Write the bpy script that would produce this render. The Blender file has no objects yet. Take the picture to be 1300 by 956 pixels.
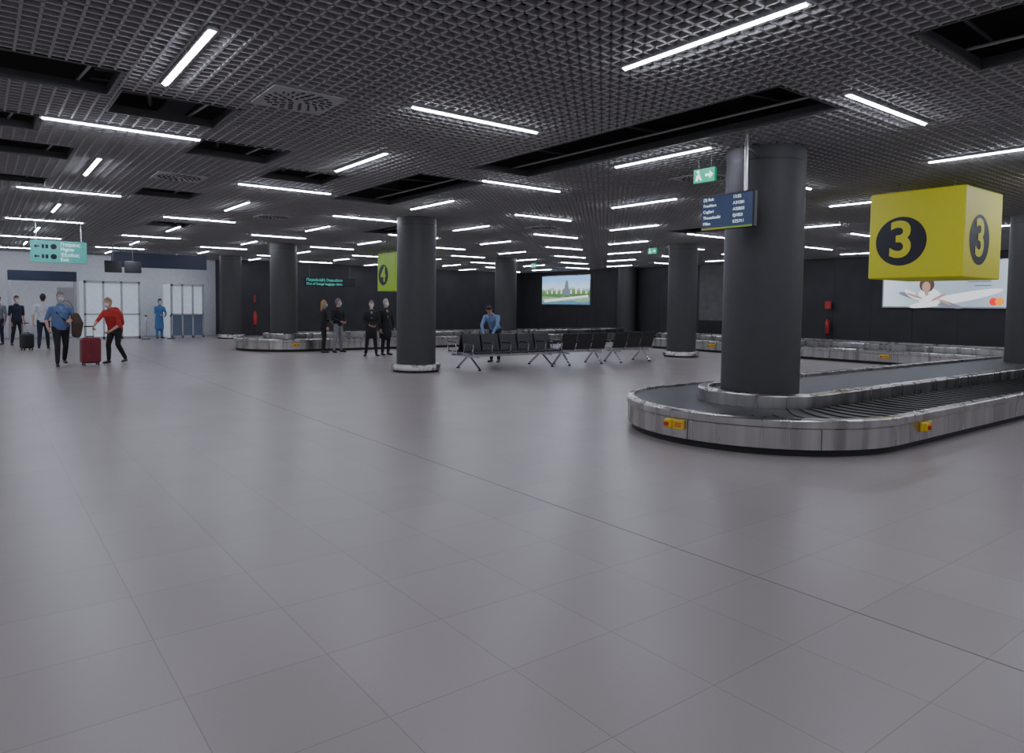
import bpy, math, random
import numpy as np
from mathutils import Vector, Matrix
random.seed(3)
scene=bpy.context.scene
COL=scene.collection

# ------------------------------------------------------------------ materials
def mat(name,color,rough=0.5,metal=0.0,emis=None,estr=0.0,var=0.06,scale=8.0,bump=0.0,bscale=60.0,spec=None):
    m=bpy.data.materials.new(name); m.use_nodes=True
    nt=m.node_tree; b=nt.nodes['Principled BSDF']
    b.inputs['Roughness'].default_value=rough; b.inputs['Metallic'].default_value=metal
    if spec is not None: b.inputs['Specular IOR Level'].default_value=spec
    tc=nt.nodes.new('ShaderNodeTexCoord')
    n=nt.nodes.new('ShaderNodeTexNoise'); n.inputs['Scale'].default_value=scale; n.inputs['Detail'].default_value=3
    nt.links.new(tc.outputs['Object'],n.inputs['Vector'])
    cr=nt.nodes.new('ShaderNodeValToRGB')
    c=color
    cr.color_ramp.elements[0].position=.3; cr.color_ramp.elements[1].position=.7
    cr.color_ramp.elements[0].color=(c[0]*(1-var),c[1]*(1-var),c[2]*(1-var),1)
    cr.color_ramp.elements[1].color=(min(1,c[0]*(1+var)),min(1,c[1]*(1+var)),min(1,c[2]*(1+var)),1)
    nt.links.new(n.outputs['Fac'],cr.inputs['Fac']); nt.links.new(cr.outputs['Color'],b.inputs['Base Color'])
    if emis is not None:
        b.inputs['Emission Color'].default_value=(*emis,1); b.inputs['Emission Strength'].default_value=estr
    if bump>0:
        n2=nt.nodes.new('ShaderNodeTexNoise'); n2.inputs['Scale'].default_value=bscale
        nt.links.new(tc.outputs['Object'],n2.inputs['Vector'])
        bp=nt.nodes.new('ShaderNodeBump'); bp.inputs['Strength'].default_value=bump; bp.inputs['Distance'].default_value=.02
        nt.links.new(n2.outputs['Fac'],bp.inputs['Height']); nt.links.new(bp.outputs['Normal'],b.inputs['Normal'])
    return m

def floor_mat():
    m=bpy.data.materials.new('floor_tile'); m.use_nodes=True; nt=m.node_tree; b=nt.nodes['Principled BSDF']
    tc=nt.nodes.new('ShaderNodeTexCoord'); mp=nt.nodes.new('ShaderNodeMapping')
    mp.inputs['Location'].default_value=(-.025,0.05,0)
    nt.links.new(tc.outputs['Object'],mp.inputs['Vector'])
    br=nt.nodes.new('ShaderNodeTexBrick'); br.offset=0.0; br.squash=1
    br.inputs['Scale'].default_value=1; br.inputs['Brick Width'].default_value=.6; br.inputs['Row Height'].default_value=.6
    br.inputs['Mortar Size'].default_value=.0028; br.inputs['Mortar Smooth'].default_value=.3; br.inputs['Bias'].default_value=0
    br.inputs['Color1'].default_value=(.320,.284,.262,1); br.inputs['Color2'].default_value=(.342,.305,.283,1); br.inputs['Mortar'].default_value=(.225,.198,.182,1)
    nt.links.new(mp.outputs['Vector'],br.inputs['Vector'])
    n=nt.nodes.new('ShaderNodeTexNoise'); n.inputs['Scale'].default_value=160; n.inputs['Detail'].default_value=3
    nt.links.new(tc.outputs['Object'],n.inputs['Vector'])
    n3=nt.nodes.new('ShaderNodeTexNoise'); n3.inputs['Scale'].default_value=1.3; n3.inputs['Detail'].default_value=4
    nt.links.new(tc.outputs['Object'],n3.inputs['Vector'])
    mx=nt.nodes.new('ShaderNodeMix'); mx.data_type='RGBA'; mx.blend_type='MULTIPLY'; mx.inputs['Factor'].default_value=.2
    nt.links.new(br.outputs['Color'],mx.inputs['A']); nt.links.new(n.outputs['Fac'],mx.inputs['B'])
    nt.links.new(mx.outputs['Result'],b.inputs['Base Color'])
    mr=nt.nodes.new('ShaderNodeMapRange'); mr.inputs['To Min'].default_value=.28; mr.inputs['To Max'].default_value=.38
    nt.links.new(n3.outputs['Fac'],mr.inputs['Value']); nt.links.new(mr.outputs['Result'],b.inputs['Roughness'])
    b.inputs['Specular IOR Level'].default_value=.4
    return m

def steel_mat():
    m=bpy.data.materials.new('brushed_stainless'); m.use_nodes=True; nt=m.node_tree; b=nt.nodes['Principled BSDF']
    b.inputs['Metallic'].default_value=1; b.inputs['Roughness'].default_value=.3
    tc=nt.nodes.new('ShaderNodeTexCoord'); mp=nt.nodes.new('ShaderNodeMapping'); mp.inputs['Scale'].default_value=(5,5,.08)
    nt.links.new(tc.outputs['Object'],mp.inputs['Vector'])
    n=nt.nodes.new('ShaderNodeTexNoise'); n.inputs['Scale'].default_value=1.0; n.inputs['Detail'].default_value=4
    nt.links.new(mp.outputs['Vector'],n.inputs['Vector'])
    cr=nt.nodes.new('ShaderNodeValToRGB'); cr.color_ramp.elements[0].position=.3; cr.color_ramp.elements[1].position=.7
    cr.color_ramp.elements[0].color=(.31,.295,.28,1); cr.color_ramp.elements[1].color=(.55,.53,.51,1)  # panel variation plus soft vertical reflection streaks, put into the base colour
    nt.links.new(n.outputs['Fac'],cr.inputs['Fac']); nt.links.new(cr.outputs['Color'],b.inputs['Base Color'])
    mr=nt.nodes.new('ShaderNodeMapRange'); mr.inputs['To Min'].default_value=.22; mr.inputs['To Max'].default_value=.34
    nt.links.new(n.outputs['Fac'],mr.inputs['Value']); nt.links.new(mr.outputs['Result'],b.inputs['Roughness'])
    return m

M={}
M['floor']=floor_mat(); M['steel']=steel_mat()
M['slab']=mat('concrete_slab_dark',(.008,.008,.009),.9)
M['grid']=mat('ceiling_grid_grey',(.38,.372,.37),.6)
M['col']=mat('column_charcoal',(.046,.045,.045),.55,bump=.05)
M['joint']=mat('floor_joint',(.15,.13,.12),.6)
M['darkwall']=mat('dark_wall',(.026,.025,.028),.6,scale=1.5,var=.2)
M['concrete']=mat('concrete_pier',(.11,.108,.105),.8,scale=3,var=.15)
M['whitewall']=mat('white_wall',(.78,.79,.80),.6)
M['led']=mat('led_strip',(.9,.9,.95),.5,emis=(.80,.83,1.0),estr=66)
M['ledhousing']=mat('led_housing',(.35,.35,.37),.4)
M['black']=mat('black_plastic',(.012,.012,.013),.4)
M['rubber']=mat('belt_rubber',(.021,.021,.022),.42,scale=3,var=.25)
M['kick']=mat('kick_plate_black',(.01,.01,.01),.6)
M['infill']=mat('island_top_panel',(.075,.074,.073),.5,metal=.3)
M['yellow']=mat('sign_yellow',(.48,.46,.008),.45,emis=(.62,.60,.01),estr=.13,var=.02)
M['green']=mat('sign_green',(.25,.42,.02),.45,emis=(.34,.56,.03),estr=.15,var=.02)
M['ink']=mat('sign_ink_navy',(.008,.009,.016),.5)
M['estop']=mat('emergency_yellow',(.70,.47,.02),.4)
M['red']=mat('signal_red',(.45,.02,.015),.35)
M['chrome']=mat('polished_metal',(.6,.6,.62),.25,metal=1)
M['seat']=mat('seat_black',(.018,.018,.022),.4)
M['teal']=mat('sign_teal',(.10,.38,.34),.5,emis=(.10,.42,.37),estr=.25)
M['white_e']=mat('sign_white_lit',(.8,.85,.85),.5,emis=(.85,1,.98),estr=.7)
M['teal_e']=mat('sign_teal_lit',(.1,.5,.42),.5,emis=(.15,.9,.75),estr=.5)
M['navy']=mat('header_navy',(.02,.03,.06),.5)
M['exit']=mat('exit_green',(.0,.22,.10),.5,emis=(.0,.42,.20),estr=.5)
M['screen']=mat('screen_blue',(.005,.012,.035),.3,emis=(.006,.026,.09),estr=.7)
M['frost']=mat('frosted_glass_glow',(.66,.71,.75),.25,emis=(.6,.7,.8),estr=.28)  # unlit glass; glow added to brighten the far-left gates
M['aluframe']=mat('aluminium_frame',(.42,.43,.45),.35,metal=.7)
M['bluegrey']=mat('blue_grey_panel',(.13,.17,.24),.5)
M['ventw']=mat('vent_grey',(.36,.36,.37),.5)
M['maroon']=mat('suitcase_maroon',(.17,.012,.02),.35)
M['duct']=mat('galvanised_tray',(.10,.10,.105),.5,metal=.5)

# ------------------------------------------------------------------ mesh builder
class MB:
    def __init__(s): s.v=[];s.f=[];s.m=[];s.mats=[];s.sm=[]
    def mi(s,k):
        k=M[k] if isinstance(k,str) else k
        if k not in s.mats: s.mats.append(k)
        return s.mats.index(k)
    def add(s,vs,fs,k,smooth=False):
        o=len(s.v); s.v+= [tuple(q) for q in vs]; i=s.mi(k)
        for f in fs: s.f.append(tuple(o+a for a in f)); s.m.append(i); s.sm.append(smooth)
    def box(s,x0,x1,y0,y1,z0,z1,k,T=None,bev=0):
        if bev>0:
            b=bev; vs=[];
            def ring(z,i):
                return [(x0+i+b,y0+i,z),(x1-i-b,y0+i,z),(x1-i,y0+i+b,z),(x1-i,y1-i-b,z),(x1-i-b,y1-i,z),(x0+i+b,y1-i,z),(x0+i,y1-i-b,z),(x0+i,y0+i+b,z)]
            for z,i in ((z0,b*.7),(z0+b,0),(z1-b,0),(z1,b*.7)): vs+=ring(z,i)
            fs=[tuple(range(7,-1,-1)),tuple(range(24,32))]
            for r in range(3):
                for a in range(8): fs.append((r*8+a,r*8+(a+1)%8,r*8+8+(a+1)%8,r*8+8+a))
        else:
            vs=[(x0,y0,z0),(x1,y0,z0),(x1,y1,z0),(x0,y1,z0),(x0,y0,z1),(x1,y0,z1),(x1,y1,z1),(x0,y1,z1)]
            fs=[(3,2,1,0),(4,5,6,7),(0,1,5,4),(1,2,6,5),(2,3,7,6),(3,0,4,7)]
        if T is not None: vs=[T@Vector(q) for q in vs]
        s.add(vs,fs,k)
    def tube(s,a,b,r,k,n=12,r2=None,T=None,cap=True):
        a=Vector(a);b=Vector(b); r2=r if r2 is None else r2
        d=(b-a).normalized(); u=d.orthogonal().normalized(); w=d.cross(u)
        vs=[]
        for c,rr in ((a,r),(b,r2)):
            for i in range(n):
                t=2*math.pi*i/n; vs.append(c+u*math.cos(t)*rr+w*math.sin(t)*rr)
        if T is not None: vs=[T@q for q in vs]
        fs=[(i,(i+1)%n,n+(i+1)%n,n+i) for i in range(n)]
        s.add(vs,fs,k,True)
        if cap: s.add(vs,[tuple(range(n-1,-1,-1)),tuple(range(n,2*n))],k)
    def lathe(s,cx,cy,prof,k,n=48,smooth=True,T=None):
        vs=[];fs=[]
        for r,z in prof:
            for i in range(n):
                t=2*math.pi*i/n; vs.append(Vector((cx+r*math.cos(t),cy+r*math.sin(t),z)))
        for j in range(len(prof)-1):
            for i in range(n): fs.append((j*n+i,j*n+(i+1)%n,(j+1)*n+(i+1)%n,(j+1)*n+i))
        if T is not None: vs=[T@q for q in vs]
        s.add(vs,fs,k,smooth)
    def poly(s,pts,k): s.add(pts,[tuple(range(len(pts)))],k)
    def obj(s,name,parent=None,loc=None):
        me=bpy.data.meshes.new(name); me.from_pydata(s.v,[],s.f)
        for m in s.mats: me.materials.append(m)
        me.polygons.foreach_set('material_index',s.m); me.polygons.foreach_set('use_smooth',s.sm)
        me.update()
        o=bpy.data.objects.new(name,me); COL.objects.link(o)
        if parent: o.parent=parent
        if loc: o.location=loc
        return o
def empty(name,loc=(0,0,0),rz=0):
    e=bpy.data.objects.new(name,None); e.location=loc; e.rotation_euler=(0,0,rz); COL.objects.link(e); return e
def text(name,body,size,M4,k,parent,offset=0.0,align='LEFT',ext=.002):
    c=bpy.data.curves.new(name,'FONT'); c.body=body; c.size=size; c.extrude=ext; c.offset=offset; c.align_x=align; c.align_y='CENTER'
    c.materials.append(M[k]); o=bpy.data.objects.new(name,c); COL.objects.link(o); o.matrix_world=M4
    if parent:
        o.parent=parent; o.matrix_parent_inverse=Matrix.Translation(-Vector(parent.location))
    return o
def face_negY(x,y,z): return Matrix.Translation((x,y,z))@Matrix.Rotation(math.pi/2,4,'X')
def face_negX(x,y,z): return Matrix.Translation((x,y,z))@Matrix.Rotation(-math.pi/2,4,'Z')@Matrix.Rotation(math.pi/2,4,'X')

# ------------------------------------------------------------------ room shell
HC=3.60; TOP=4.5
X0,X1,Y0,Y1=-12.0,27.2,-6.0,36.0
b=MB(); b.box(X0,X1,Y0,Y1,-.1,0,'floor'); b.obj('floor')
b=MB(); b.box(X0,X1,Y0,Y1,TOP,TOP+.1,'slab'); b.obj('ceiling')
b=MB(); b.box(X1,X1+.2,Y0,Y1,0,TOP,'darkwall')
b.box(X1-.04,X1,19.3,21.0,1.0,3.7,'concrete'); b.box(X1-.06,X1,19.3,21.0,.12,1.0,'black')
b.obj('wall_right')
b=MB(); b.box(X0-.2,X0,Y0,Y1,0,TOP,'whitewall'); b.obj('wall_left')
b=MB(); b.box(X0,X1,Y0-.2,Y0,0,TOP,'whitewall'); b.obj('wall_back')
b=MB(); b.box(X0,9.3,Y1,Y1+.2,0,TOP,'whitewall'); b.obj('wall_far_left')
b=MB(); b.box(9.3,X1,34.6,34.8,0,TOP,'darkwall'); b.box(9.3,9.45,34.8,36.0,0,TOP,'darkwall'); b.obj('wall_far')
b=MB()
b.box(X1-.02,X1,Y0,34.6,0,.12,'black')
for y in np.arange(-5,34,1.5): b.box(X1-.006,X1,y-.006,y+.006,.12,3.6,'black')
b.obj('baseboard_right')
b=MB(); b.box(9.3,X1,34.58,34.6,0,.12,'black'); b.obj('baseboard_far')
b=MB(); b.box(3.621,3.629,Y0,Y1,0,.001,'joint'); b.obj('trim_floor_joint')

holes=[(5.85,6.95,3.7,8.7),(-3,1.08,7.1,8.0),(1.15,2.25,7.7,8.7),(-2,1.1,11.0,12.0),(2.3,3.4,9.4,10.4),(5.5,6.75,1.4,2.4),(5.5,6.75,9.6,13.0),(3.65,4.75,10.6,11.6),
       (-1,.6,9.4,10.2),(2.4,3.4,14.0,15.0),(0.0,1.0,14.0,14.8),(8.7,9.7,15.8,18.4),(3.6,4.6,19.6,20.8),(14.6,15.6,9.6,12.4)]
vents=[(2.6,6.95),(2.66,12.4),(9.05,6.98),(11.7,14.0),(5.6,16.6)]
# x, y, radius, stands-on-island
cols=[(8.16,5.31,.49,1),(8.29,14.59,.46,0),(8.47,24.1,.45,1),(8.9,32.0,.46,0),(17.72,5.07,.49,1),(18.08,14.65,.46,0),(18.2,24.3,.47,1),(26.7,25.2,.47,0)]
cut=[h for h in holes]+[(x-.35,x+.35,y-.35,y+.35) for x,y in vents]
def segs(a,b,blocks):
    blocks=sorted(blocks); out=[];c=a
    for p,q in blocks:
        if p>c: out.append((c,p))
        c=max(c,q)
    if c<b: out.append((c,b))
    return out
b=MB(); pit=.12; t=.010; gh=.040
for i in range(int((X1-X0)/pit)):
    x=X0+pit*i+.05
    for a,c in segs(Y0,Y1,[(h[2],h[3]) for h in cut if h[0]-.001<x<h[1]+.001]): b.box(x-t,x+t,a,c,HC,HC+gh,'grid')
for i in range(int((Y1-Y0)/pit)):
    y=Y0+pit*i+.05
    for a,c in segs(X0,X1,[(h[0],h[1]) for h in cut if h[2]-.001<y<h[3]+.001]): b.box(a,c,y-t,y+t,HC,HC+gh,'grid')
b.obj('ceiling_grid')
# services seen through the open panels
b=MB()
for x in (-.5,2.0,4.2,6.3,9.2,15.0):
    b.box(x-.15,x+.15,Y0+.2,34.0,3.95,3.97,'duct'); b.box(x-.16,x-.14,Y0+.2,34,3.95,4.03,'duct'); b.box(x+.14,x+.16,Y0+.2,34,3.95,4.03,'duct')
for h in holes:
    for k in range(3):
        y=h[2]+(h[3]-h[2])*(k+.5)/3; b.tube((h[0]-.2,y,3.80),(h[1]+.2,y+.12*(k-1),3.86),.018,'duct',8)
    b.tube((h[0]+.2,h[2]-.1,3.74),(h[0]+.45,h[3]+.1,3.78),.022,'duct',8)
    b.tube((h[1]-.15,h[2]-.1,3.74),(h[1]-.25,h[3]+.1,3.72),.014,'grid',8)
    for y in (h[2],h[3]): b.box(h[0],h[1],y-.015,y+.015,HC,HC+.09,'duct')
    for x in (h[0],h[1]): b.box(x-.015,x+.015,h[2],h[3],HC,HC+.09,'duct')
b.obj('ceiling_services')
for x,y in vents:
    b=MB()
    b.box(x-.36,x+.36,y-.36,y+.36,HC-.012,HC+.05,'ventw')
    for r in (.09,.16,.23,.30):
        n=int(r*70)
        for q in range(n):
            a=2*math.pi*q/n; T=Matrix.Translation((x,y,HC-.016))@Matrix.Rotation(a,4,'Z')@Matrix.Translation((r,0,0))@Matrix.Rotation(.5,4,'Z')
            b.box(-.025,.025,-.009,.009,-.004,.006,'black',T)
    b.obj('ceiling_vent')

# linear lights : checkerboard lattice, shallow prismatic diffuser
b=MB()
b.add([(-.81,-.028,0),(.81,-.028,0),(.81,0,-.016),(-.81,0,-.016),(.81,.028,0),(-.81,.028,0)],[(0,3,2,1),(3,5,4,2)],'led')
b.box(-.83,.83,-.036,.036,0.0,.06,'ledhousing')
lo=b.obj('linear_ceiling_light'); first=True
for i in range(-4,9):
    for j in range(-3,11):
        x=1.43+2.95*i; y=3.40+2.97*j
        if any((x-c[0])**2+(y-c[1])**2<.5 for c in cols): continue
        if first: o=lo; first=False
        else:
            o=bpy.data.objects.new('linear_ceiling_light',lo.data); COL.objects.link(o)
        o.location=(x,y,HC-.02); o.rotation_euler=(0,0,0 if (i+j)%2==0 else math.pi/2)

# ------------------------------------------------------------------ columns
for (x,y,r,isl) in cols:
    b=MB()
    b.lathe(x,y,[(r,.506 if isl else 0),(r,TOP)],'col',64)
    b.lathe(x,y,[(r+.003,3.42),(r+.003,3.44)],'black',64)
    if not isl:
        b.lathe(x,y,[(r+.08,0),(r+.08,.05)],'kick',48)
        b.lathe(x,y,[(r+.12,.05),(r+.12,.17),(r+.105,.185),(r,.185)],'steel',48)
    b.obj('round_column')

# ------------------------------------------------------------------ carousels
def stadium(a0,a1,c,r,axis,n=40):
    P=[]
    for i in range(n+1):
        t=math.pi/2+math.pi*i/n; P.append((a0+r*math.cos(t),c+r*math.sin(t)))
    m=12
    for i in range(1,m): P.append((a0+(a1-a0)*i/m,c-r))
    for i in range(n+1):
        t=-math.pi/2+math.pi*i/n; P.append((a1+r*math.cos(t),c+r*math.sin(t)))
    for i in range(1,m): P.append((a1+(a0-a1)*i/m,c+r))
    if axis=='y': P=[(q,p) for p,q in P]
    return P
def sweep(b,args,prof,k):
    vs=[];fs=[]
    for r,z in prof:
        pts=stadium(*args[:3],r,args[3]); n=len(pts); vs+=[(p[0],p[1],z) for p in pts]
    for j in range(len(prof)-1):
        for i in range(n): fs.append((j*n+i,j*n+(i+1)%n,(j+1)*n+(i+1)%n,(j+1)*n+i))
    b.add(vs,fs,k,True)
def carousel(a0,a1,c,axis,ro=1.75,ri=.82,stops=()):
    b=MB(); A=(a0,a1,c,axis)
    sweep(b,A,[(ro-.07,0),(ro-.07,.08)],'kick')
    sweep(b,A,[(ro-.07,.08),(ro-.015,.08)],'steel')
    sweep(b,A,[(ro-.015,.08),(ro-.015,.30)],'steel')
    sweep(b,A,[(ro-.015,.30),(ro,.315)],'steel')
    sweep(b,A,[(ro,.315),(ro,.385)],'steel')
    sweep(b,A,[(ro,.385),(ro-.02,.405),(ro-.09,.41)],'steel')
    sweep(b,A,[(ro-.09,.41),(ro-.09,.36)],'steel')
    sweep(b,A,[(ro-.09,.365),(ri,.365)],'kick')
    sweep(b,A,[(ri,.36),(ri,.53)],'steel')
    sweep(b,A,[(ri,.53),(ri-.015,.55),(ri-.13,.55)],'steel')
    sweep(b,A,[(ri-.13,.55),(ri-.13,.50)],'steel')
    pts=stadium(a0,a1,c,ri-.13,axis); b.poly([(p[0],p[1],.505) for p in pts],'infill')
    L=(a1-a0); w0,w1=ri+.01,ro-.095; rm=(w0+w1)/2; per=2*L+2*math.pi*rm; N=int(per/.22); ds=per/N
    def pos(s,r):
        s%=per; h=math.pi*rm
        if s<h: t=math.pi/2+s/rm; p=(a0+r*math.cos(t),c+r*math.sin(t))
        elif s<h+L: p=(a0+(s-h),c-r)
        elif s<2*h+L: t=-math.pi/2+(s-h-L)/rm; p=(a1+r*math.cos(t),c+r*math.sin(t))
        else: p=(a1-(s-2*h-L),c+r)
        return (p[1],p[0]) if axis=='y' else p
    for q in range(N):
        vs=[];fs=[];K=8
        for e,(ds_,z) in enumerate(((0,.392),(.5,.386),(1.12,.374))):
            for u in range(K+1):
                f=u/K; r=w0+(w1-w0)*f; bow=.10*math.sin(math.pi*f)
                p=pos(q*ds+(ds_*ds)-bow,r); vs.append((p[0],p[1],z-.006*f))
        for e in range(2):
            for u in range(K): fs.append((e*(K+1)+u,e*(K+1)+u+1,(e+1)*(K+1)+u+1,(e+1)*(K+1)+u))
        b.add(vs,fs,'rubber',True)
        vs2=[v for v in vs[:K+1]]+[(v[0],v[1],v[2]-.014) for v in vs[:K+1]]
        b.add(vs2,[(u,u+1,K+2+u,K+1+u) for u in range(K)],'rubber')
    M_=int(per/1.0)
    for q in range(M_):
        s=q*per/M_; p=Vector(pos(s,ro-.014)); p2=Vector(pos(s+.006,ro-.014))
        b.add([(p.x,p.y,.08),(p2.x,p2.y,.08),(p2.x,p2.y,.31),(p.x,p.y,.31)],[(0,1,2,3)],'kick')
    for (x,y,nx,ny) in stops:
        ang=math.atan2(ny,nx); T=Matrix.Translation((x,y,.235))@Matrix.Rotation(ang,4,'Z')
        b.box(-.02,.02,-.13,.13,-.055,.055,'estop',T,.008)
        b.box(.0,.06,-.12,-.02,-.045,.05,'estop',T,.01)
        b.tube((.06,-.07,0),(.085,-.07,0),.026,'red',12,T=T)
        for k in (-.02,0,.02): b.box(.02,.022,.01,.11,k-.006,k+.004,'red',T)
    return b.obj('baggage_carousel')
carousel(8.15,18.2,5.25,'x',stops=((6.4,5.25,-1,0),(8.75,3.5,0,-1)))
carousel(8.55,24.0,23.95,'x',stops=((8.2,22.22,0,-1),(12.5,22.2,0,-1),(17.5,22.2,0,-1)))
carousel(2.0,18.5,22.55,'y',stops=((20.8,9.5,-1,0),(20.8,15.5,-1,0)))

# ------------------------------------------------------------------ number signs
def cube_sign(name,x0,x1,y0,y1,z0,z1,k,dig):
    e=empty(name,((x0+x1)/2,(y0+y1)/2,z0)); P=Vector(e.location)
    b=MB(); b.box(x0-P.x,x1-P.x,y0-P.y,y1-P.y,0,z1-z0,k,None,.015)
    for sx in (-.4,.4):
        for sy in (-.4,.4): b.tube((sx,sy,z1-z0),(sx,sy,HC+.3-z0),.01,'duct',8)
    r=.38; cz=.42*(z1-z0)+.01
    n=48
    cyo=(y0+y1)/2-P.y+.20; hx=x0-P.x-.004
    b.poly([(hx,cyo+r*math.cos(2*math.pi*i/n)*1.0,cz+r*math.sin(2*math.pi*i/n)) for i in range(n)],'ink')
    cxo=(x0+x1)/2-P.x-.16; hy=y0-P.y-.004
    b.poly([(cxo+r*math.cos(2*math.pi*i/n),hy,cz+r*math.sin(2*math.pi*i/n)) for i in range(n)],'ink')
    b.obj('sign_body',e)
    for k2,Mx in (('digit_left_face',face_negX(x0-.008,P.y+cyo,z0+cz)),('digit_right_face',face_negY(P.x+cxo,y0-.008,z0+cz))):
        text(k2,dig,.78,Mx,k,e,offset=.018,align='CENTER')
cube_sign('baggage_belt_number_sign',11.53,12.98,4.2,5.58,2.08,3.43,'yellow','3')
cube_sign('baggage_belt_number_sign',12.0,13.4,22.7,24.05,2.06,3.45,'green','4')

# ------------------------------------------------------------------ flight monitor
e=empty('flight_information_monitor',(7.12,5.12,2.5)); P=Vector(e.location)
b=MB(); b.box(-.03,.04,-.37,.37,.02,.44,'black',None,.01); b.box(-.032,-.028,-.35,.35,.045,.42,'screen')
b.box(-.034,-.03,-.35,.0,.025,.045,'green'); b.box(-.034,-.03,0,.35,.025,.045,'yellow')
b.tube((.06,-.19,.2),(.06,-.19,HC-2.5),.022,'chrome'); b.tube((.06,-.19,.95),(.54,-.03,.95),.02,'chrome'); b.box(.03,.07,-.25,-.13,.15,.3,'black')
b.obj('monitor_body',e)
rows=[('(3) Belt','13:22'),('Frankfurt','A31281'),('Cagliari','A32833'),('Thessaloniki','EJ1022'),('Milan','EZ5711')]
for k,(s,t2) in enumerate(rows):
    text('row_text',s,.050,face_negX(7.084,5.45,2.5+.385-.072*k),'white_e',e); text('time_text',t2,.050,face_negX(7.084,5.03,2.5+.385-.072*k),'white_e',e)

# exit signs
for (x,y) in ((7.75,5.95),(16.9,14.9),(19.5,24.0)):
    b=MB(); b.box(-.02,.02,-.17,.17,-.11,.07,'exit'); 
    b.tube((-.022,.095,.035),(-.026,.095,.035),.02,'white_e',12)
    b.add([(-.023,.12,-.02),(-.023,.075,.015),(-.023,.06,-.03),(-.023,.03,-.08),(-.023,.055,-.085),(-.023,.085,-.045),(-.023,.11,-.085),(-.023,.135,-.08)],[(0,1,2,5),(2,3,4,5),(0,5,6,7)],'white_e')
    b.add([(-.023,-.02,-.005),(-.023,-.09,-.005),(-.023,-.09,.03),(-.023,-.15,-.02),(-.023,-.09,-.07),(-.023,-.09,-.035),(-.023,-.02,-.035)],[(0,1,2,3,4,5,6)],'white_e')
    b.tube((0,-.1,.07),(0,-.1,.25),.006,'duct',6); b.tube((0,.1,.07),(0,.1,.25),.006,'duct',6)
    b.obj('exit_sign',None,(x,y,3.36))

# teal hanging sign
e=empty('hanging_direction_sign',(1.77,22,2.56))
b=MB(); b.box(-.63,.63,-.03,.03,0,.58,'teal',None,.01)
for x in (-.5,.5): b.tube((x,0,.58),(x,0,1.1),.012,'chrome',8)
for z in (.42,.16):
    b.tube((-.12,-.033,z),(-.12,-.03,z),.07,'ink',20); b.box(-.30,-.24,-.034,-.03,z-.05,z+.05,'ink'); b.box(-.38,-.33,-.034,-.03,z-.05,z+.05,'ink')
    b.add([(-.55,-.034,z),(-.50,-.034,z+.05),(-.50,-.034,z+.015),(-.43,-.034,z+.015),(-.43,-.034,z-.015),(-.50,-.034,z-.015),(-.50,-.034,z-.05)],[(6,5,4,3,2,1,0)],'ink')
b.obj('sign_panel',e)
text('line_flights','Πτήσεις\nFlights',.12,face_negY(1.80,21.965,2.98),'white_e',e)
text('line_exit','Έξοδος\nExit',.12,face_negY(1.80,21.965,2.71),'white_e',e)
# out of gauge sign
e=empty('out_of_gauge_sign',(12.0,28.5,2.3))
b=MB(); b.box(-1.15,1.15,-.04,.04,0,.36,'ink',None,.01)
for x in (-.9,.9): b.tube((x,0,.36),(x,0,1.35),.012,'duct',8)
b.obj('sign_panel',e)
text('line_greek','Παραλαβή Ογκωδών',.16,face_negY(10.95,28.455,2.56),'teal_e',e); text('line_english','Out of Gauge baggage claim',.14,face_negY(10.95,28.455,2.40),'teal_e',e)
# dark hanging header + monitors
b=MB(); b.box(3.92,7.16,28.95,29.05,2.82,3.36,'navy',None,.01)
for x in (4.2,5.5,6.9): b.tube((x,29,3.36),(x,29,3.9),.015,'duct',8)
b.obj('hanging_header_panel')
b=MB()
for x in (3.75,4.35):
    T=Matrix.Translation((x,27.4,2.85))@Matrix.Rotation(-.25,4,'X'); b.box(-.26,.26,-.04,.04,-.3,.1,'black',T,.01)
    b.tube((x,27.4,2.9),(x,27.4,3.75),.02,'duct',8)
b.obj('hanging_monitor_pair')
b=MB(); b.box(1.0,3.3,33.7,33.9,2.35,2.75,'navy',None,.01); b.box(1.0,1.12,33.7,33.9,0,2.35,'aluframe'); b.box(3.2,3.3,33.7,33.9,0,2.35,'aluframe'); b.obj('gate_header')
b=MB(); b.box(2.55,3.15,32.9,33.0,.25,2.1,'ventw',None,.02); b.box(2.5,3.2,32.75,33.15,0,.06,'aluframe')
for x in (2.65,3.05): b.box(x-.02,x+.02,32.93,32.97,.05,.27,'aluframe')
for k in range(3):
    r=.26-.08*k; pts=[(2.85+r*math.cos(t),32.89,1.0+r*2.2*math.sin(t)) for t in np.linspace(0,math.pi,13)]
    for a,c in zip(pts,pts[1:]): b.tube(a,c,.008,'ink',5)
b.obj('standing_poster_board')

# customs gates
def gate(x0,x1,y,h,low):
    b=MB()
    b.box(x0,x1,y,y+.12,h-.09,h,'aluframe'); 
    for x in np.linspace(x0,x1-.07,4): b.box(x,x+.07,y,y+.12,0,h,'aluframe')
    b.box(x0,x1,y,y+.12,0,.1,'aluframe'); b.box(x0,x1,y,y+.12,1.0,1.06,'aluframe')
    w=(x1-x0-.07)/3
    for k in range(3):
        b.box(x0+.07+w*k,x0+w*(k+1),y+.05,y+.07,1.06,h-.09,'frost'); b.box(x0+.07+w*k,x0+w*(k+1),y+.04,y+.08,.1,1.0,low)
    b.box(x0,x0+.07,y+.1,y+1.6,0,h,'frost'); b.box(x1-.07,x1,y+.1,y+1.6,0,h,'frost')
    b.obj('customs_gate_partition')
gate(3.5,5.55,33.3,2.4,'frost'); gate(6.75,8.1,33.3,2.35,'bluegrey')
gate(-2.6,-.2,33.3,2.4,'frost')
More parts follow.
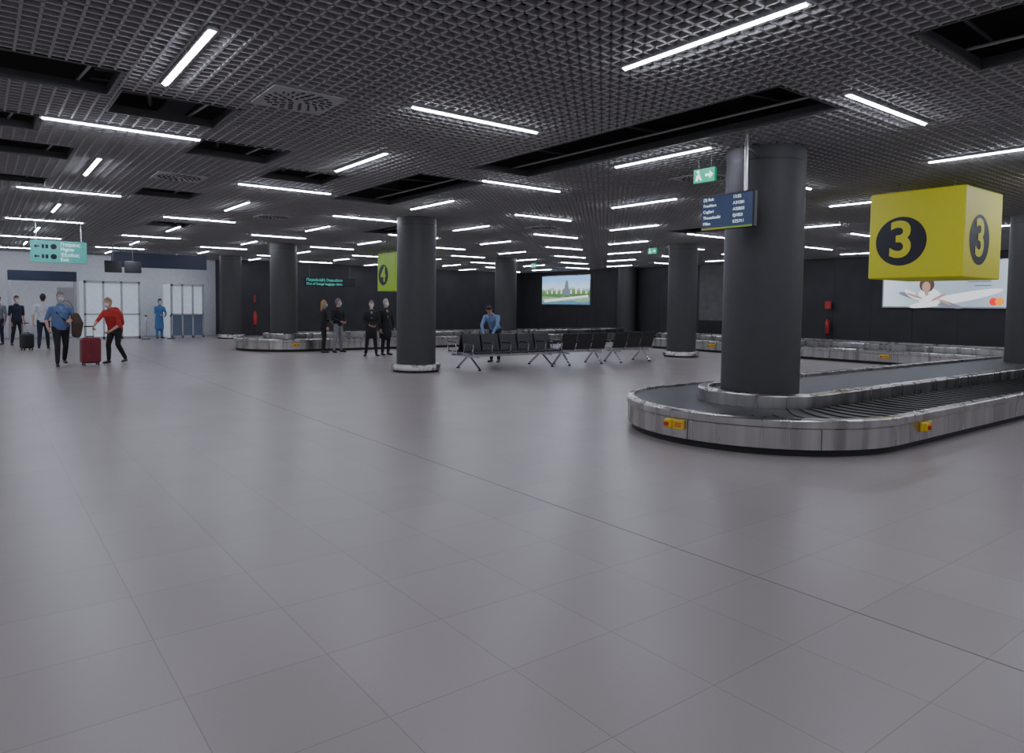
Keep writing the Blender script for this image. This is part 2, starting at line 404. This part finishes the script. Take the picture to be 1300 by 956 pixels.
for x in (5.6,6.55):
    b=MB(); b.tube((x,32.4,.02),(x,32.4,1.0),.03,'chrome'); b.lathe(x,32.4,[(0.001,.04),(.16,.03),(.17,0)],'black',24); b.lathe(x,32.4,[(.035,.95),(.04,1.0),(.001,1.02)],'black',16); b.obj('barrier_post')

# ------------------------------------------------------------------ light-box adverts
def ad_mat(name,stops,axis,strength,noise=0.0):
    m=bpy.data.materials.new(name); m.use_nodes=True; nt=m.node_tree; bs=nt.nodes['Principled BSDF']
    tc=nt.nodes.new('ShaderNodeTexCoord'); sp=nt.nodes.new('ShaderNodeSeparateXYZ'); nt.links.new(tc.outputs['Generated'],sp.inputs[0])
    n=nt.nodes.new('ShaderNodeTexNoise'); n.inputs['Scale'].default_value=7; n.inputs['Detail'].default_value=6; nt.links.new(tc.outputs['Generated'],n.inputs['Vector'])
    ma=nt.nodes.new('ShaderNodeMath'); ma.operation='MULTIPLY_ADD'; ma.inputs[1].default_value=noise; nt.links.new(n.outputs['Fac'],ma.inputs[0]); nt.links.new(sp.outputs[axis],ma.inputs[2])
    cr=nt.nodes.new('ShaderNodeValToRGB'); nt.links.new(ma.outputs[0],cr.inputs['Fac'])
    el=cr.color_ramp.elements
    while len(el)<len(stops): el.new(.5)
    for q,(p,c) in zip(el,stops): q.position=p; q.color=(*c,1)
    bs.inputs['Base Color'].default_value=(.1,.1,.1,1); nt.links.new(cr.outputs['Color'],bs.inputs['Emission Color']); bs.inputs['Emission Strength'].default_value=strength
    bs.inputs['Roughness'].default_value=.2
    return m
M['ad1']=ad_mat('advert_landscape',[(.0,(.10,.28,.40)),(.18,(.05,.20,.32)),(.30,(.25,.40,.22)),(.42,(.05,.15,.04)),(.60,(.12,.26,.07)),(.72,(.55,.70,.9)),(1,(.22,.5,.95))],'Z',1.3,.25)
M['ad2']=ad_mat('advert_soft_blue',[(0,(.50,.60,.70)),(.35,(.33,.42,.52)),(.7,(.38,.50,.62)),(1,(.6,.72,.85))],'Y',1.1,.1)
M['adw']=mat('advert_white',(.5,.5,.5),.5,emis=(.8,.84,.9),estr=1.0)
M['ads']=mat('advert_skin',(.3,.2,.17),.5,emis=(.46,.30,.23),estr=.9)
M['adh']=mat('advert_hair',(.1,.06,.04),.5,emis=(.08,.04,.025),estr=1.0)
M['adr']=mat('advert_red',(.7,.02,.02),.5,emis=(.9,.02,.02),estr=1.0)
M['ado']=mat('advert_orange',(.8,.3,.02),.5,emis=(1,.30,.02),estr=1.0)
M['adg']=mat('advert_grey',(.15,.15,.17),.5,emis=(.16,.19,.25),estr=1.0)
def ad(y0,y1,z0,z1,k):
    b=MB(); X=X1
    b.box(X-.10,X-.004,y0-.05,y1+.05,z0-.05,z1+.05,'aluframe'); 
    b.obj('advert_frame',e)
    b=MB(); b.box(X-.106,X-.101,y0,y1,z0,z1,k); b.obj('advert_panel',e)
e=empty('lightbox_advert',(0,0,0)); ad(28.4,32.5,1.70,3.32,'ad1')
b=MB(); X=X1-.11
for k in range(9): b.box(X,X+.003,28.6+.42*k,28.72+.42*k,2.3,2.45+.28*((k*7)%4)/4,'adw')
b.poly([(X,32.3,1.8),(X,28.5,2.1),(X,28.5,2.22),(X,32.3,1.95)],'adw')
b.poly([(X-.002,30.6,2.2),(X-.002,30.0,2.2),(X-.002,30.2,3.0),(X-.002,30.3,3.1),(X-.002,30.4,3.0)],'adg')
b.obj('advert_artwork',e)
e=empty('lightbox_advert',(0,0,0)); ad(8.3,12.5,1.72,3.28,'ad2')
def ell(b,cy,cz,ry,rz,k,dx,rot=0):
    pts=[]
    for i in range(28):
        t=2*math.pi*i/28; u=ry*math.cos(t); v=rz*math.sin(t); pts.append((X-dx,cy+u*math.cos(rot)-v*math.sin(rot),cz+u*math.sin(rot)+v*math.cos(rot)))
    b.poly(pts,k)
b=MB()
ell(b,10.1,2.0,1.5,.16,'adw',.001,-.2); ell(b,10.9,1.95,1.1,.12,'adg',.0015,.25); ell(b,10.9,2.05,.40,.33,'adw',.002,.3); ell(b,11.5,2.15,.30,.10,'adw',.002,.6)
ell(b,11.0,2.50,.25,.27,'adh',.003); ell(b,11.02,2.42,.14,.19,'ads',.004); ell(b,11.0,2.22,.07,.12,'ads',.0035)
ell(b,11.4,2.10,.30,.045,'ads',.004,.35); ell(b,10.6,2.05,.28,.045,'ads',.004,-.5); ell(b,10.4,1.88,.24,.04,'ads',.004,.4)
ell(b,8.90,1.90,.13,.13,'adr',.002); ell(b,8.73,1.90,.13,.13,'ado',.003)
for k in range(3): b.box(X-.002,X,9.0,9.9-.2*k,2.7-.14*k,2.75-.14*k,'adg')
b.obj('advert_artwork',e)

# fire extinguishers
for (x,y) in ((27.0,14.6),(9.75,31.4)):
    b=MB(); b.lathe(0,0,[(.001,.0),(.075,.0),(.08,.03),(.08,.48),(.05,.55),(.025,.57),(.025,.60),(.001,.60)],'red',24)
    b.tube((0,0,.58),(0,-.1,.64),.012,'black',8); b.tube((0,.03,.6),(-.09,-.02,.3),.01,'black',8); b.tube((-.09,-.02,.3),(-.09,0,.1),.012,'black',8)
    b.box(-.1,.1,-.1,.1,-.02,0,'black'); b.tube((0,0,-.6),(0,0,-.02),.02,'black',8); b.lathe(0,0,[(.001,-.57),(.14,-.58),(.15,-.6)],'black',20)
    b.box(-.01,.01,-.12,.12,1.0,1.3,'red'); b.tube((0,0,.6),(0,0,1.0),.008,'black',6)
    b.obj('fire_extinguisher',None,(x,y,.6))

# ------------------------------------------------------------------ benches
def bench(loc,n,double,flip):
    b=MB(); w=.56; L=n*w
    sides=[1,-1] if double else [1]
    for sd in sides:
        T=Matrix.Identity(4) if sd==1 else Matrix.Rotation(math.pi,4,'Z')
        off=-.33 if double else 0
        T=T@Matrix.Translation((0,off,0))
        for i in range(n):
            x0=-L/2+i*w+.025; x1=x0+w-.05
            prof=[(-.27,.43),(-.24,.455),(-.05,.43),(.14,.435),(.19,.47),(.24,.62),(.30,.86),(.315,.87)]
            vs=[];K=len(prof)
            for (y,z) in prof: vs+=[(x0,y,z),(x1,y,z)]
            for (y,z) in prof: vs+=[(x0,y+.022,z-.022),(x1,y+.022,z-.022)]
            fs=[]
            for k in range(K-1):
                fs.append((2*k,2*k+1,2*k+3,2*k+2)); fs.append((2*K+2*k+2,2*K+2*k+3,2*K+2*k+1,2*K+2*k))
                fs.append((2*k,2*k+2,2*K+2*k+2,2*K+2*k)); fs.append((2*k+1,2*K+2*k+1,2*K+2*k+3,2*k+3))
            fs.append((0,2*K,2*K+1,1)); fs.append((2*K-2,2*K-1,4*K-1,4*K-2))
            b.add([T@Vector(v) for v in vs],fs,'seat')
        for i in range(n+1):
            x=-L/2+i*w
            pp=[(x,.18,.42),(x,.14,.60),(x,.10,.655),(x,-.20,.655),(x,-.24,.62),(x,-.20,.42)]
            for a,c in zip(pp,pp[1:]): b.tube(a,c,.014,'chrome',8,T=T)
            b.box(x-.022,x+.022,-.21,.12,.655,.68,'seat',T)
            b.box(x-.014,x+.014,-.24,.2,.385,.425,'chrome',T)
        b.box(-L/2-.03,L/2+.03,-.05,.03,.33,.39,'chrome',T)
    for x in (-L/2+.25,L/2-.25):
        f=.48 if double else .32
        b.tube((x,0,.36),(x,-f,.03),.026,'chrome',10); b.tube((x,0,.36),(x,f,.03),.026,'chrome',10)
        b.tube((x,-f,.03),(x,-f,0),.04,'black',10); b.tube((x,f,.03),(x,f,0),.04,'black',10)
        b.box(x-.03,x+.03,-f*.9,f*.9,.30,.34,'chrome')
    o=b.obj('airport_seating_bench',None,loc); o.rotation_euler=(0,0,flip); return o
bench((10.75,14.3,0),5,True,0)
bench((13.1,14.15,0),3,False,math.pi)
bench((15.05,14.15,0),3,False,math.pi)

# ------------------------------------------------------------------ suitcases
def suitcase(name,loc,rz,w,d,h,k,handle):
    b=MB(); b.box(-w/2,w/2,-d/2,d/2,.06,h,k,None,.045)
    for i in range(5): x=-w/2+.07+i*(w-.14)/4; b.box(x-.012,x+.012,-d/2-.008,d/2+.008,.12,h-.06,k,None,.004)
    for x in (-w/2+.06,w/2-.06):
        for y in (-d/2+.05,d/2-.05): b.tube((x-.012,y,.028),(x+.012,y,.028),.028,'black',12); b.box(x-.01,x+.01,y-.012,y+.012,.03,.07,'black')
    for x in (-.09,.09): b.tube((x,d/2-.04,h-.02),(x,d/2-.04,handle),.009,'chrome',8)
    b.box(-.11,.11,d/2-.055,d/2-.025,handle-.015,handle+.015,'black',None,.006)
    b.tube((-.07,0,h+.03),(.07,0,h+.03),.012,'black',8); b.tube((-.07,0,h-.01),(-.07,0,h+.03),.01,'black',8); b.tube((.07,0,h-.01),(.07,0,h+.03),.01,'black',8)
    o=b.obj(name,None,loc); o.rotation_euler=(0,0,rz); return o
suitcase('rolling_suitcase',(2.20,19.83,0),.15,.42,.27,.68,'maroon',.95)
suitcase('trolley_bag',(1.25,26.75,0),.5,.36,.24,.52,'black',.85)

# ------------------------------------------------------------------ people
def V(*a): return Vector(a)
def add_loft(vs,fs,samples,pts,radii,side,label,n=14):
    pts=[Vector(p) for p in pts]; m=len(pts)
    tang=[]
    for i in range(m):
        a=pts[max(0,i-1)]; c=pts[min(m-1,i+1)]; tang.append((c-a).normalized())
    rings=[]
    def fr(t,sd):
        s=(sd-t*sd.dot(t))
        if s.length<1e-3: s=t.orthogonal()
        s.normalize(); return s,t.cross(s)
    side=Vector(side)
    r0=min(radii[0]); r1=min(radii[-1])
    for ph in (1.35,.9,.45): rings.append((pts[0]-tang[0]*r0*math.sin(ph),tang[0],radii[0][0]*math.cos(ph),radii[0][1]*math.cos(ph)))
    for i in range(m): rings.append((pts[i],tang[i],radii[i][0],radii[i][1]))
    for ph in (.45,.9,1.35): rings.append((pts[-1]+tang[-1]*r1*math.sin(ph),tang[-1],radii[-1][0]*math.cos(ph),radii[-1][1]*math.cos(ph)))
    o=len(vs)
    for c,t,ra,rb in rings:
        s,f=fr(t,side)
        for k in range(n):
            a=2*math.pi*k/n; vs.append(c+s*(ra*math.cos(a))+f*(rb*math.sin(a)))
    R=len(rings)
    for j in range(R-1):
        for k in range(n): fs.append((o+j*n+k,o+j*n+(k+1)%n,o+(j+1)*n+(k+1)%n,o+(j+1)*n+k))
    fs.append(tuple(o+k for k in range(n-1,-1,-1))); fs.append(tuple(o+(R-1)*n+k for k in range(n)))
    for i in range(m-1):
        L=(pts[i+1]-pts[i]).length; q=max(2,int(L/.025))
        for u in range(q+1):
            w=u/q; c=pts[i].lerp(pts[i+1],w); t=tang[i].lerp(tang[i+1],w).normalized(); s,f=fr(t,side)
            ra=radii[i][0]*(1-w)+radii[i+1][0]*w; rb=radii[i][1]*(1-w)+radii[i+1][1]*w
            samples.append((c,s,f,t,ra,rb,label))
def blob(name,parts,voxel,labels,parent,smooth=4):
    vs=[];fs=[];sm=[]
    for p in parts: add_loft(vs,fs,sm,*p)
    me=bpy.data.meshes.new(name+'_src'); me.from_pydata([tuple(v) for v in vs],[],fs)
    o=bpy.data.objects.new(name,me); COL.objects.link(o)
    r=o.modifiers.new('r','REMESH'); r.mode='VOXEL'; r.voxel_size=voxel
    s=o.modifiers.new('s','SMOOTH'); s.iterations=smooth; s.factor=.5
    dg=bpy.context.evaluated_depsgraph_get(); dg.update()
    nm=bpy.data.meshes.new_from_object(o.evaluated_get(dg)); o.modifiers.clear(); o.data=nm; bpy.data.meshes.remove(me)
    nm.materials.clear()
    for l in labels: nm.materials.append(M[l])
    N=len(nm.polygons); c=np.empty(N*3); nm.polygons.foreach_get('center',c); c=c.reshape(-1,3)
    best=np.full(N,1e9); lab=np.zeros(N,dtype=np.int32)
    for (cc,s_,f_,t_,ra,rb,l) in sm:
        d=c-np.array(cc); a=d@np.array(s_); bb=d@np.array(f_); t=d@np.array(t_); rm=(ra+rb)/2
        v=(np.sqrt((a/ra)**2+(bb/rb)**2+(t/min(ra,rb,.05))**2)-1)*rm
        q=v<best; best[q]=v[q]; lab[q]=labels.index(l)
    nm.polygons.foreach_set('material_index',lab); nm.polygons.foreach_set('use_smooth',[True]*N); nm.update()
    if parent: o.parent=parent
    return o
M['skin']=mat('skin',(.50,.29,.21),.5,var=.04)
M['lip']=mat('lips',(.40,.13,.11),.45); M['eye']=mat('eye_dark',(.02,.015,.012),.2)
M['mask_b']=mat('face_mask_blue',(.35,.50,.60),.7); M['mask_w']=mat('face_mask_white',(.62,.64,.64),.7)
M['hair_grey']=mat('hair_grey',(.16,.15,.14),.7,bump=.4); M['hair_white']=mat('hair_white',(.36,.35,.33),.7,bump=.4); M['hair_blond']=mat('hair_blond',(.34,.20,.08),.6,bump=.4); M['hair_dark']=mat('hair_dark',(.025,.018,.014),.6,bump=.4)
M['shoe']=mat('shoe_black',(.012,.012,.012),.4)
def cloth(n,c): M[n]=mat(n,c,.85,var=.14,scale=14,bump=.5,bscale=9)
cloth('cloth_blue',(.10,.16,.30)); cloth('cloth_red',(.45,.03,.025)); cloth('cloth_black',(.014,.014,.016)); cloth('cloth_navy',(.015,.02,.04)); cloth('cloth_white',(.55,.57,.60)); cloth('cloth_grey',(.22,.22,.23)); cloth('cloth_brown',(.07,.045,.03)); cloth('cloth_gown',(.07,.18,.38)); cloth('cloth_shirt',(.17,.25,.42))

_hand={}
def hand_mesh(curl,lab):
    key=(curl,lab)
    if key in _hand: return _hand[key]
    parts=[([(0,-.02,0),(0,.03,0),(.002,.085,.004)],[(.026,.019),(.036,.016),(.040,.014)],(1,0,0),lab)]
    L=[.072,.080,.075,.058]
    for i in range(4):
        x=.030-.020*i; p=V(x,.085,.004); a=.15; pts=[p]
        for k,fr in enumerate((.45,.32,.25)):
            a+=curl*(.55+.25*k); p=p+V((.015-.010*i)*.12,math.cos(a),math.sin(a))*L[i]*fr*1.25; pts.append(p)
        parts.append((pts,[(.0095,.0090),(.0088,.0084),(.008,.0076),(.0068,.0065)],(1,0,0),lab,10))
    parts.append(([(.022,.015,.006),(.048,.045,.016),(.054,.075,.024),(.050,.098,.030)],[(.014,.013),(.012,.011),(.0095,.009),(.0078,.0075)],(1,0,0),lab,10))
    o=blob('hand_src',parts,.0038,[lab],None,2); me=o.data; bpy.data.objects.remove(o); _hand[key]=me; return me

def person(name,loc,heading,H=1.75,lean=0.0,legs=None,arms=None,top='cloth_black',bottom='cloth_black',hair='hair_grey',mask=None,sleeve='long',coat=0.0,
           longhair=False,hyaw=0.0,hpitch=0.0,girth=1.0,curl=.6,pack=None,held=None,bend=0.0,handlab='skin',shirt=None,strap=None):
    s=H/1.78
    e=empty(name,loc,heading); e.scale=(s,s,s)
    hipz=.93-bend
    P=V(0,0,hipz); ca,sa=math.cos(lean),math.sin(lean)
    def T(x,f,h): return P+V(x,0,0)+V(0,ca,-sa)*f+V(0,sa,ca)*h
    g=girth; parts=[]
    parts.append(([T(0,0,-.04),T(0,.0,.06),T(0,.012*g,.20),T(0,.01,.36),T(0,-.005,.455),T(0,-.01,.505)],[(.165*g,.118*g),(.160*g,.120*g),(.150*g,.118*g),(.178,.122*g),(.165,.098),(.085,.075)],(1,0,0),top,20))
    parts.append(([P+V(0,0,-.07),P+V(0,0,.02)],[(.158*g,.112*g),(.158*g,.114*g)],(1,0,0),bottom,20))
    if coat>0: parts.append(([P+V(0,.0,.05),P+V(0,.0,-coat)],[(.17*g,.13*g),(.20*g,.15*g)],(1,0,0),top,20))
    parts.append(([T(0,-.01,.48),T(0,.015,.60)],[(.055,.055),(.052,.056)],(1,0,0),'skin'))
    parts.append(([T(0,-.005,.50),T(0,.0,.53)],[(.066,.066),(.062,.064)],(1,0,0),top))
    if shirt: parts.append(([T(0,.085*g,.12),T(0,.10*g,.30),T(0,.075,.46)],[(.035,.035),(.045,.035),(.04,.035)],(1,0,0),shirt))
    legs=legs or {}; 
    for sd,k in ((1,'r'),(-1,'l')):
        kn,an,toe=legs.get(k,((.10,.03,.50-bend*.4),(.105,-.01,.085),(.03,.17)))
        hip=P+V(.085*sd,0,-.02); kn=V(kn[0]*sd,kn[1],kn[2]); an=V(an[0]*sd,an[1],an[2])
        mid=hip.lerp(kn,.45)
        parts.append(([hip,mid,kn],[(.092*g,.098*g),(.083,.086),(.062,.064)],(1,0,0),bottom))
        parts.append(([kn,kn.lerp(an,.35)+V(0,-.01,0),an+V(0,0,.03)],[(.062,.064),(.058,.062),(.047,.052)],(1,0,0),bottom))
        tv=V(toe[0]*sd,toe[1],0)
        parts.append(([an+V(0,-.04,-.045),an+tv*.45+V(0,0,-.048),an+tv*.95+V(0,0,-.058)],[(.038,.036),(.044,.034),(.038,.026)],(1,0,0),'shoe'))
    arms=arms or {}
    wr={}
    for sd,k in ((1,'r'),(-1,'l')):
        sh=T(.185*sd,-.005,.435)
        if k in arms: el,w=arms[k]; el=V(el[0]*sd,el[1],el[2]); w=V(w[0]*sd,w[1],w[2])
        else: el=sh+V(.045*sd,-.02,-.29); w=el+V(.0,.07,-.24)
        parts.append(([T(.12*sd,-.005,.44),sh],[(.062,.058),(.062,.060)],(0,1,0),top))
        parts.append(([sh,sh.lerp(el,.5),el],[(.060,.062),(.052,.055),(.045,.046)],(0,1,0),top))
        if sleeve=='long': parts.append(([el,el.lerp(w,.5),w],[(.045,.046),(.041,.042),(.034,.036)],(0,1,0),top))
        else:
            parts.append(([el,el.lerp(w,.35),w],[(.038,.04),(.037,.038),(.025,.028)],(0,1,0),'skin'))
        wr[k]=(el,w,sd)
    if pack: 
        parts.append(([T(0,-.19,.05),T(0,-.20,.25),T(0,-.17,.44)],[(.14,.09),(.15,.10),(.12,.07)],(1,0,0),pack,16))
        for sd in (1,-1): parts.append(([T(.11*sd,-.10,.46),T(.115*sd,.03,.50),T(.115*sd,.115,.38),T(.14*sd,.09,.15),T(.15*sd,-.05,.06)],[(.022,.018)]*5,(1,0,0),pack,8))
    if strap: parts.append(([T(.14,-.03,.49),T(.09,.11*g,.36),T(-.05,.125*g,.18),T(-.16*g,.03,.02)],[(.02,.012)]*4,(1,0,0),strap,8))
    labels=[]
    for p in parts:
        if p[3] not in labels: labels.append(p[3])
    blob('body',parts,.013,labels,e)
    for k,(el,w,sd) in wr.items():
        d=(w-el).normalized(); f=V(0,1,0)
        if abs(d.dot(f))>.8: f=V(-.5*sd,0,.85)
        x=(f-d*f.dot(d)).normalized(); z=x.cross(d)
        me=hand_mesh(curl,handlab); ho=bpy.data.objects.new('hand_'+k,me); COL.objects.link(ho); ho.parent=e
        R=Matrix(((x.x,d.x,z.x),(x.y,d.y,z.y),(x.z,d.z,z.z))).to_4x4()
        ho.matrix_local=Matrix.Translation(w+d*.012)@R@(Matrix.Identity(4) if sd==1 else Matrix.Diagonal((1,1,-1,1)))
    hp=[([(0,-.012,.018),(0,-.006,.045)],[(.076,.094),(.074,.090)],(1,0,0),'skin',18),
        ([(0,.030,-.035),(0,.036,-.072)],[(.055,.060),(.040,.042)],(1,0,0),'skin',16),
        ([(0,-.01,-.06),(0,-.02,-.13)],[(.048,.052),(.050,.052)],(1,0,0),'skin'),
        ([(0,.083,.022),(0,.103,-.012),(0,.094,-.020)],[(.009,.010),(.014,.012),(.016,.010)],(1,0,0),'skin',8)]
    for sd in (1,-1):
        hp.append(([(.076*sd,-.004,.022),(.078*sd,-.008,-.02)],[(.010,.020),(.008,.013)],(1,0,0),'skin',8))
        hp.append(([(.016*sd,.084,.034),(.045*sd,.074,.034)],[(.008,.007)]*2,(0,1,0),hair if hair else 'skin',6))
        hp.append(([(.028*sd,.080,.012),(.034*sd,.079,.012)],[(.0085,.0085)]*2,(0,1,0),'eye',8))
    if mask:
        hp.append(([(0,.060,-.012),(0,.062,-.045),(0,.052,-.078)],[(.054,.046),(.060,.050),(.044,.040)],(1,0,0),mask,16))
        for sd in (1,-1): hp.append(([(.055*sd,.05,-.02),(.078*sd,0,.01)],[(.005,.006)]*2,(0,0,1),mask,6))
    else: hp.append(([(-.02,.078,-.058),(0,.084,-.057),(.02,.078,-.058)],[(.007,.007),(.009,.009),(.007,.007)],(0,1,0),'lip',8))
    if hair:
        hp.append(([(0,-.035,.03),(0,-.02,.062),(0,-.012,.078)],[(.084,.086),(.082,.088),(.070,.078)],(1,0,0),hair,18))
        hp.append(([(0,-.055,.0),(0,-.055,-.05)],[(.074,.058),(.060,.045)],(1,0,0),hair,14))
        if longhair:
            hp.append(([(0,-.055,.02),(0,-.075,-.10),(0,-.085,-.22)],[(.088,.06),(.090,.05),(.075,.035)],(1,0,0),hair,14))
            for sd in (1,-1): hp.append(([(.074*sd,-.01,.03),(.082*sd,-.012,-.08),(.078*sd,-.02,-.17)],[(.022,.03),(.024,.03),(.02,.024)],(1,0,0),hair,10))
    labels=[]
    for p in hp:
        if p[3] not in labels: labels.append(p[3])
    ho=blob('head',hp,.0065,labels,e,2)
    hc=T(0,.03,.70)
    ho.matrix_local=Matrix.Translation(hc)@Matrix.Rotation(hyaw,4,'Z')@Matrix.Rotation(-(lean*.6+hpitch),4,'X')
    if held: 
        pts,rad,lab=held; blob('held_garment',[(pts,rad,(1,0,0),lab,14)],.012,[lab],e)
    return e

PI=math.pi
walkR={'r':((.09,.16,.50),(.10,.20,.095),(.02,.17)),'l':((.10,-.02,.49),(.10,-.26,.13),(.02,.15))}
wide={'r':((.13,.04,.50),(.17,.0,.085),(.06,.16)),'l':((.12,.02,.50),(.16,-.02,.085),(.06,.16))}
# local +x = person's right
person('man_in_blue_shirt',(1.60,19.9,0),PI+.05,1.80,.04,walkR,{'l':((.30,.04,1.12),(.20,.24,1.10)),'r':((.28,-.03,1.10),(.27,.12,.92))},top='cloth_blue',bottom='cloth_black',hair='hair_grey',mask='mask_b',sleeve='short',girth=1.15,strap='cloth_black',
       held=([V(-.27,.19,1.20),V(-.31,.23,1.02),V(-.29,.20,.74)],[(.10,.07),(.13,.09),(.10,.06)],'cloth_brown'),shirt='cloth_shirt')
person('person_in_red_shirt',(2.80,20.27,0),PI-.75,1.74,.36,{'r':((.11,.12,.49),(.12,.10,.085),(.03,.17)),'l':((.11,.06,.49),(.14,-.18,.11),(.03,.16))},
       {'r':((.22,.40,1.08),(.16,.58,.98)),'l':((.25,.24,.98),(.18,.42,.86))},top='cloth_red',bottom='cloth_black',hair='hair_blond',mask='mask_w',sleeve='short',girth=1.18,pack='cloth_red',curl=.9,bend=.01)
person('officer_in_white_shirt',(1.70,26.9,0),-.15,1.80,0,walkR,{'l':((.26,-.05,1.12),(.26,-.12,.88))},top='cloth_white',bottom='cloth_navy',hair='hair_dark',sleeve='short',curl=1.0)
person('guard_in_dark_uniform',(1.12,29.9,0),PI+.4,1.74,0,wide,top='cloth_navy',bottom='cloth_black',hair='hair_dark',mask='mask_w',sleeve='short')
person('traveller_in_grey_jacket',(.62,30.4,0),PI-.5,1.74,0,None,top='cloth_grey',bottom='cloth_navy',hair='hair_dark',mask='mask_b')
person('medic_in_blue_gown',(6.22,33.0,0),PI+.3,1.72,.1,None,{'r':((.24,.12,1.12),(.12,.30,1.05)),'l':((.24,.12,1.12),(.12,.30,1.0))},top='cloth_gown',bottom='cloth_gown',hair='hair_dark',mask='mask_w',coat=.45)
person('woman_with_blond_hair',(8.85,21.55,0),-PI/2-.3,1.70,0,None,{'r':((.22,-.02,1.12),(.22,.08,.88)),'l':((.22,.02,1.12),(.12,.20,1.05))},top='cloth_black',bottom='cloth_black',hair='hair_blond',mask='mask_b',longhair=True,girth=.92,coat=.08)
person('man_in_grey_trousers',(9.28,21.4,0),PI+.35,1.76,0,wide,{'r':((.25,.02,1.12),(.10,.20,1.02)),'l':((.25,.02,1.12),(.10,.20,1.0))},top='cloth_black',bottom='cloth_grey',hair='hair_grey',mask='mask_b',hyaw=.5)
person('man_holding_coat',(9.50,19.45,0),PI-.35,1.70,.03,wide,{'r':((.25,.05,1.12),(.12,.22,1.0)),'l':((.25,.05,1.12),(.12,.22,.98))},top='cloth_black',bottom='cloth_black',hair='hair_grey',mask='mask_w',girth=1.12,
       held=([V(.02,.24,1.02),V(.02,.27,.85),V(.03,.25,.62)],[(.18,.06),(.17,.07),(.13,.05)],'cloth_black'),shirt='cloth_grey')
person('man_in_long_coat',(10.08,19.65,0),PI+.1,1.76,0,None,{'l':((.27,.0,1.12),(.26,.08,.86))},top='cloth_black',bottom='cloth_black',hair='hair_white',mask='mask_w',coat=.30,girth=1.08,shirt='cloth_grey')
person('man_bending_over',(11.45,15.75,0),PI/2+.6,1.80,.75,None,{'r':((.22,.46,1.02),(.12,.58,.78)),'l':((.22,.46,1.02),(.12,.58,.78))},top='cloth_shirt',bottom='cloth_navy',hair='hair_dark',mask=None,hpitch=.3)

# ------------------------------------------------------------------ world & camera
w=bpy.data.worlds.new('world'); scene.world=w; w.use_nodes=True
w.node_tree.nodes['Background'].inputs[0].default_value=(.5,.55,.65,1); w.node_tree.nodes['Background'].inputs[1].default_value=.1
f=890; yaw=math.radians(37.4); p=math.atan(45.5/890); rho=math.radians(.67)
F0=Vector((math.sin(yaw),math.cos(yaw),0)); R0=Vector((math.cos(yaw),-math.sin(yaw),0)); Z=Vector((0,0,1))
F=F0*math.cos(p)-Z*math.sin(p); U0=Z*math.cos(p)+F0*math.sin(p)
R=R0*math.cos(rho)+U0*math.sin(rho); U=-R0*math.sin(rho)+U0*math.cos(rho)
cam=bpy.data.cameras.new('camera'); co=bpy.data.objects.new('camera',cam); COL.objects.link(co)
cam.sensor_fit='HORIZONTAL'; cam.sensor_width=36; cam.lens=36*f/1300; cam.shift_y=(433.5-478)/1300; cam.clip_start=.05; cam.clip_end=200
mw=Matrix(((R.x,U.x,-F.x,0),(R.y,U.y,-F.y,0),(R.z,U.z,-F.z,1.58),(0,0,0,1)))
co.matrix_world=mw
scene.camera=co
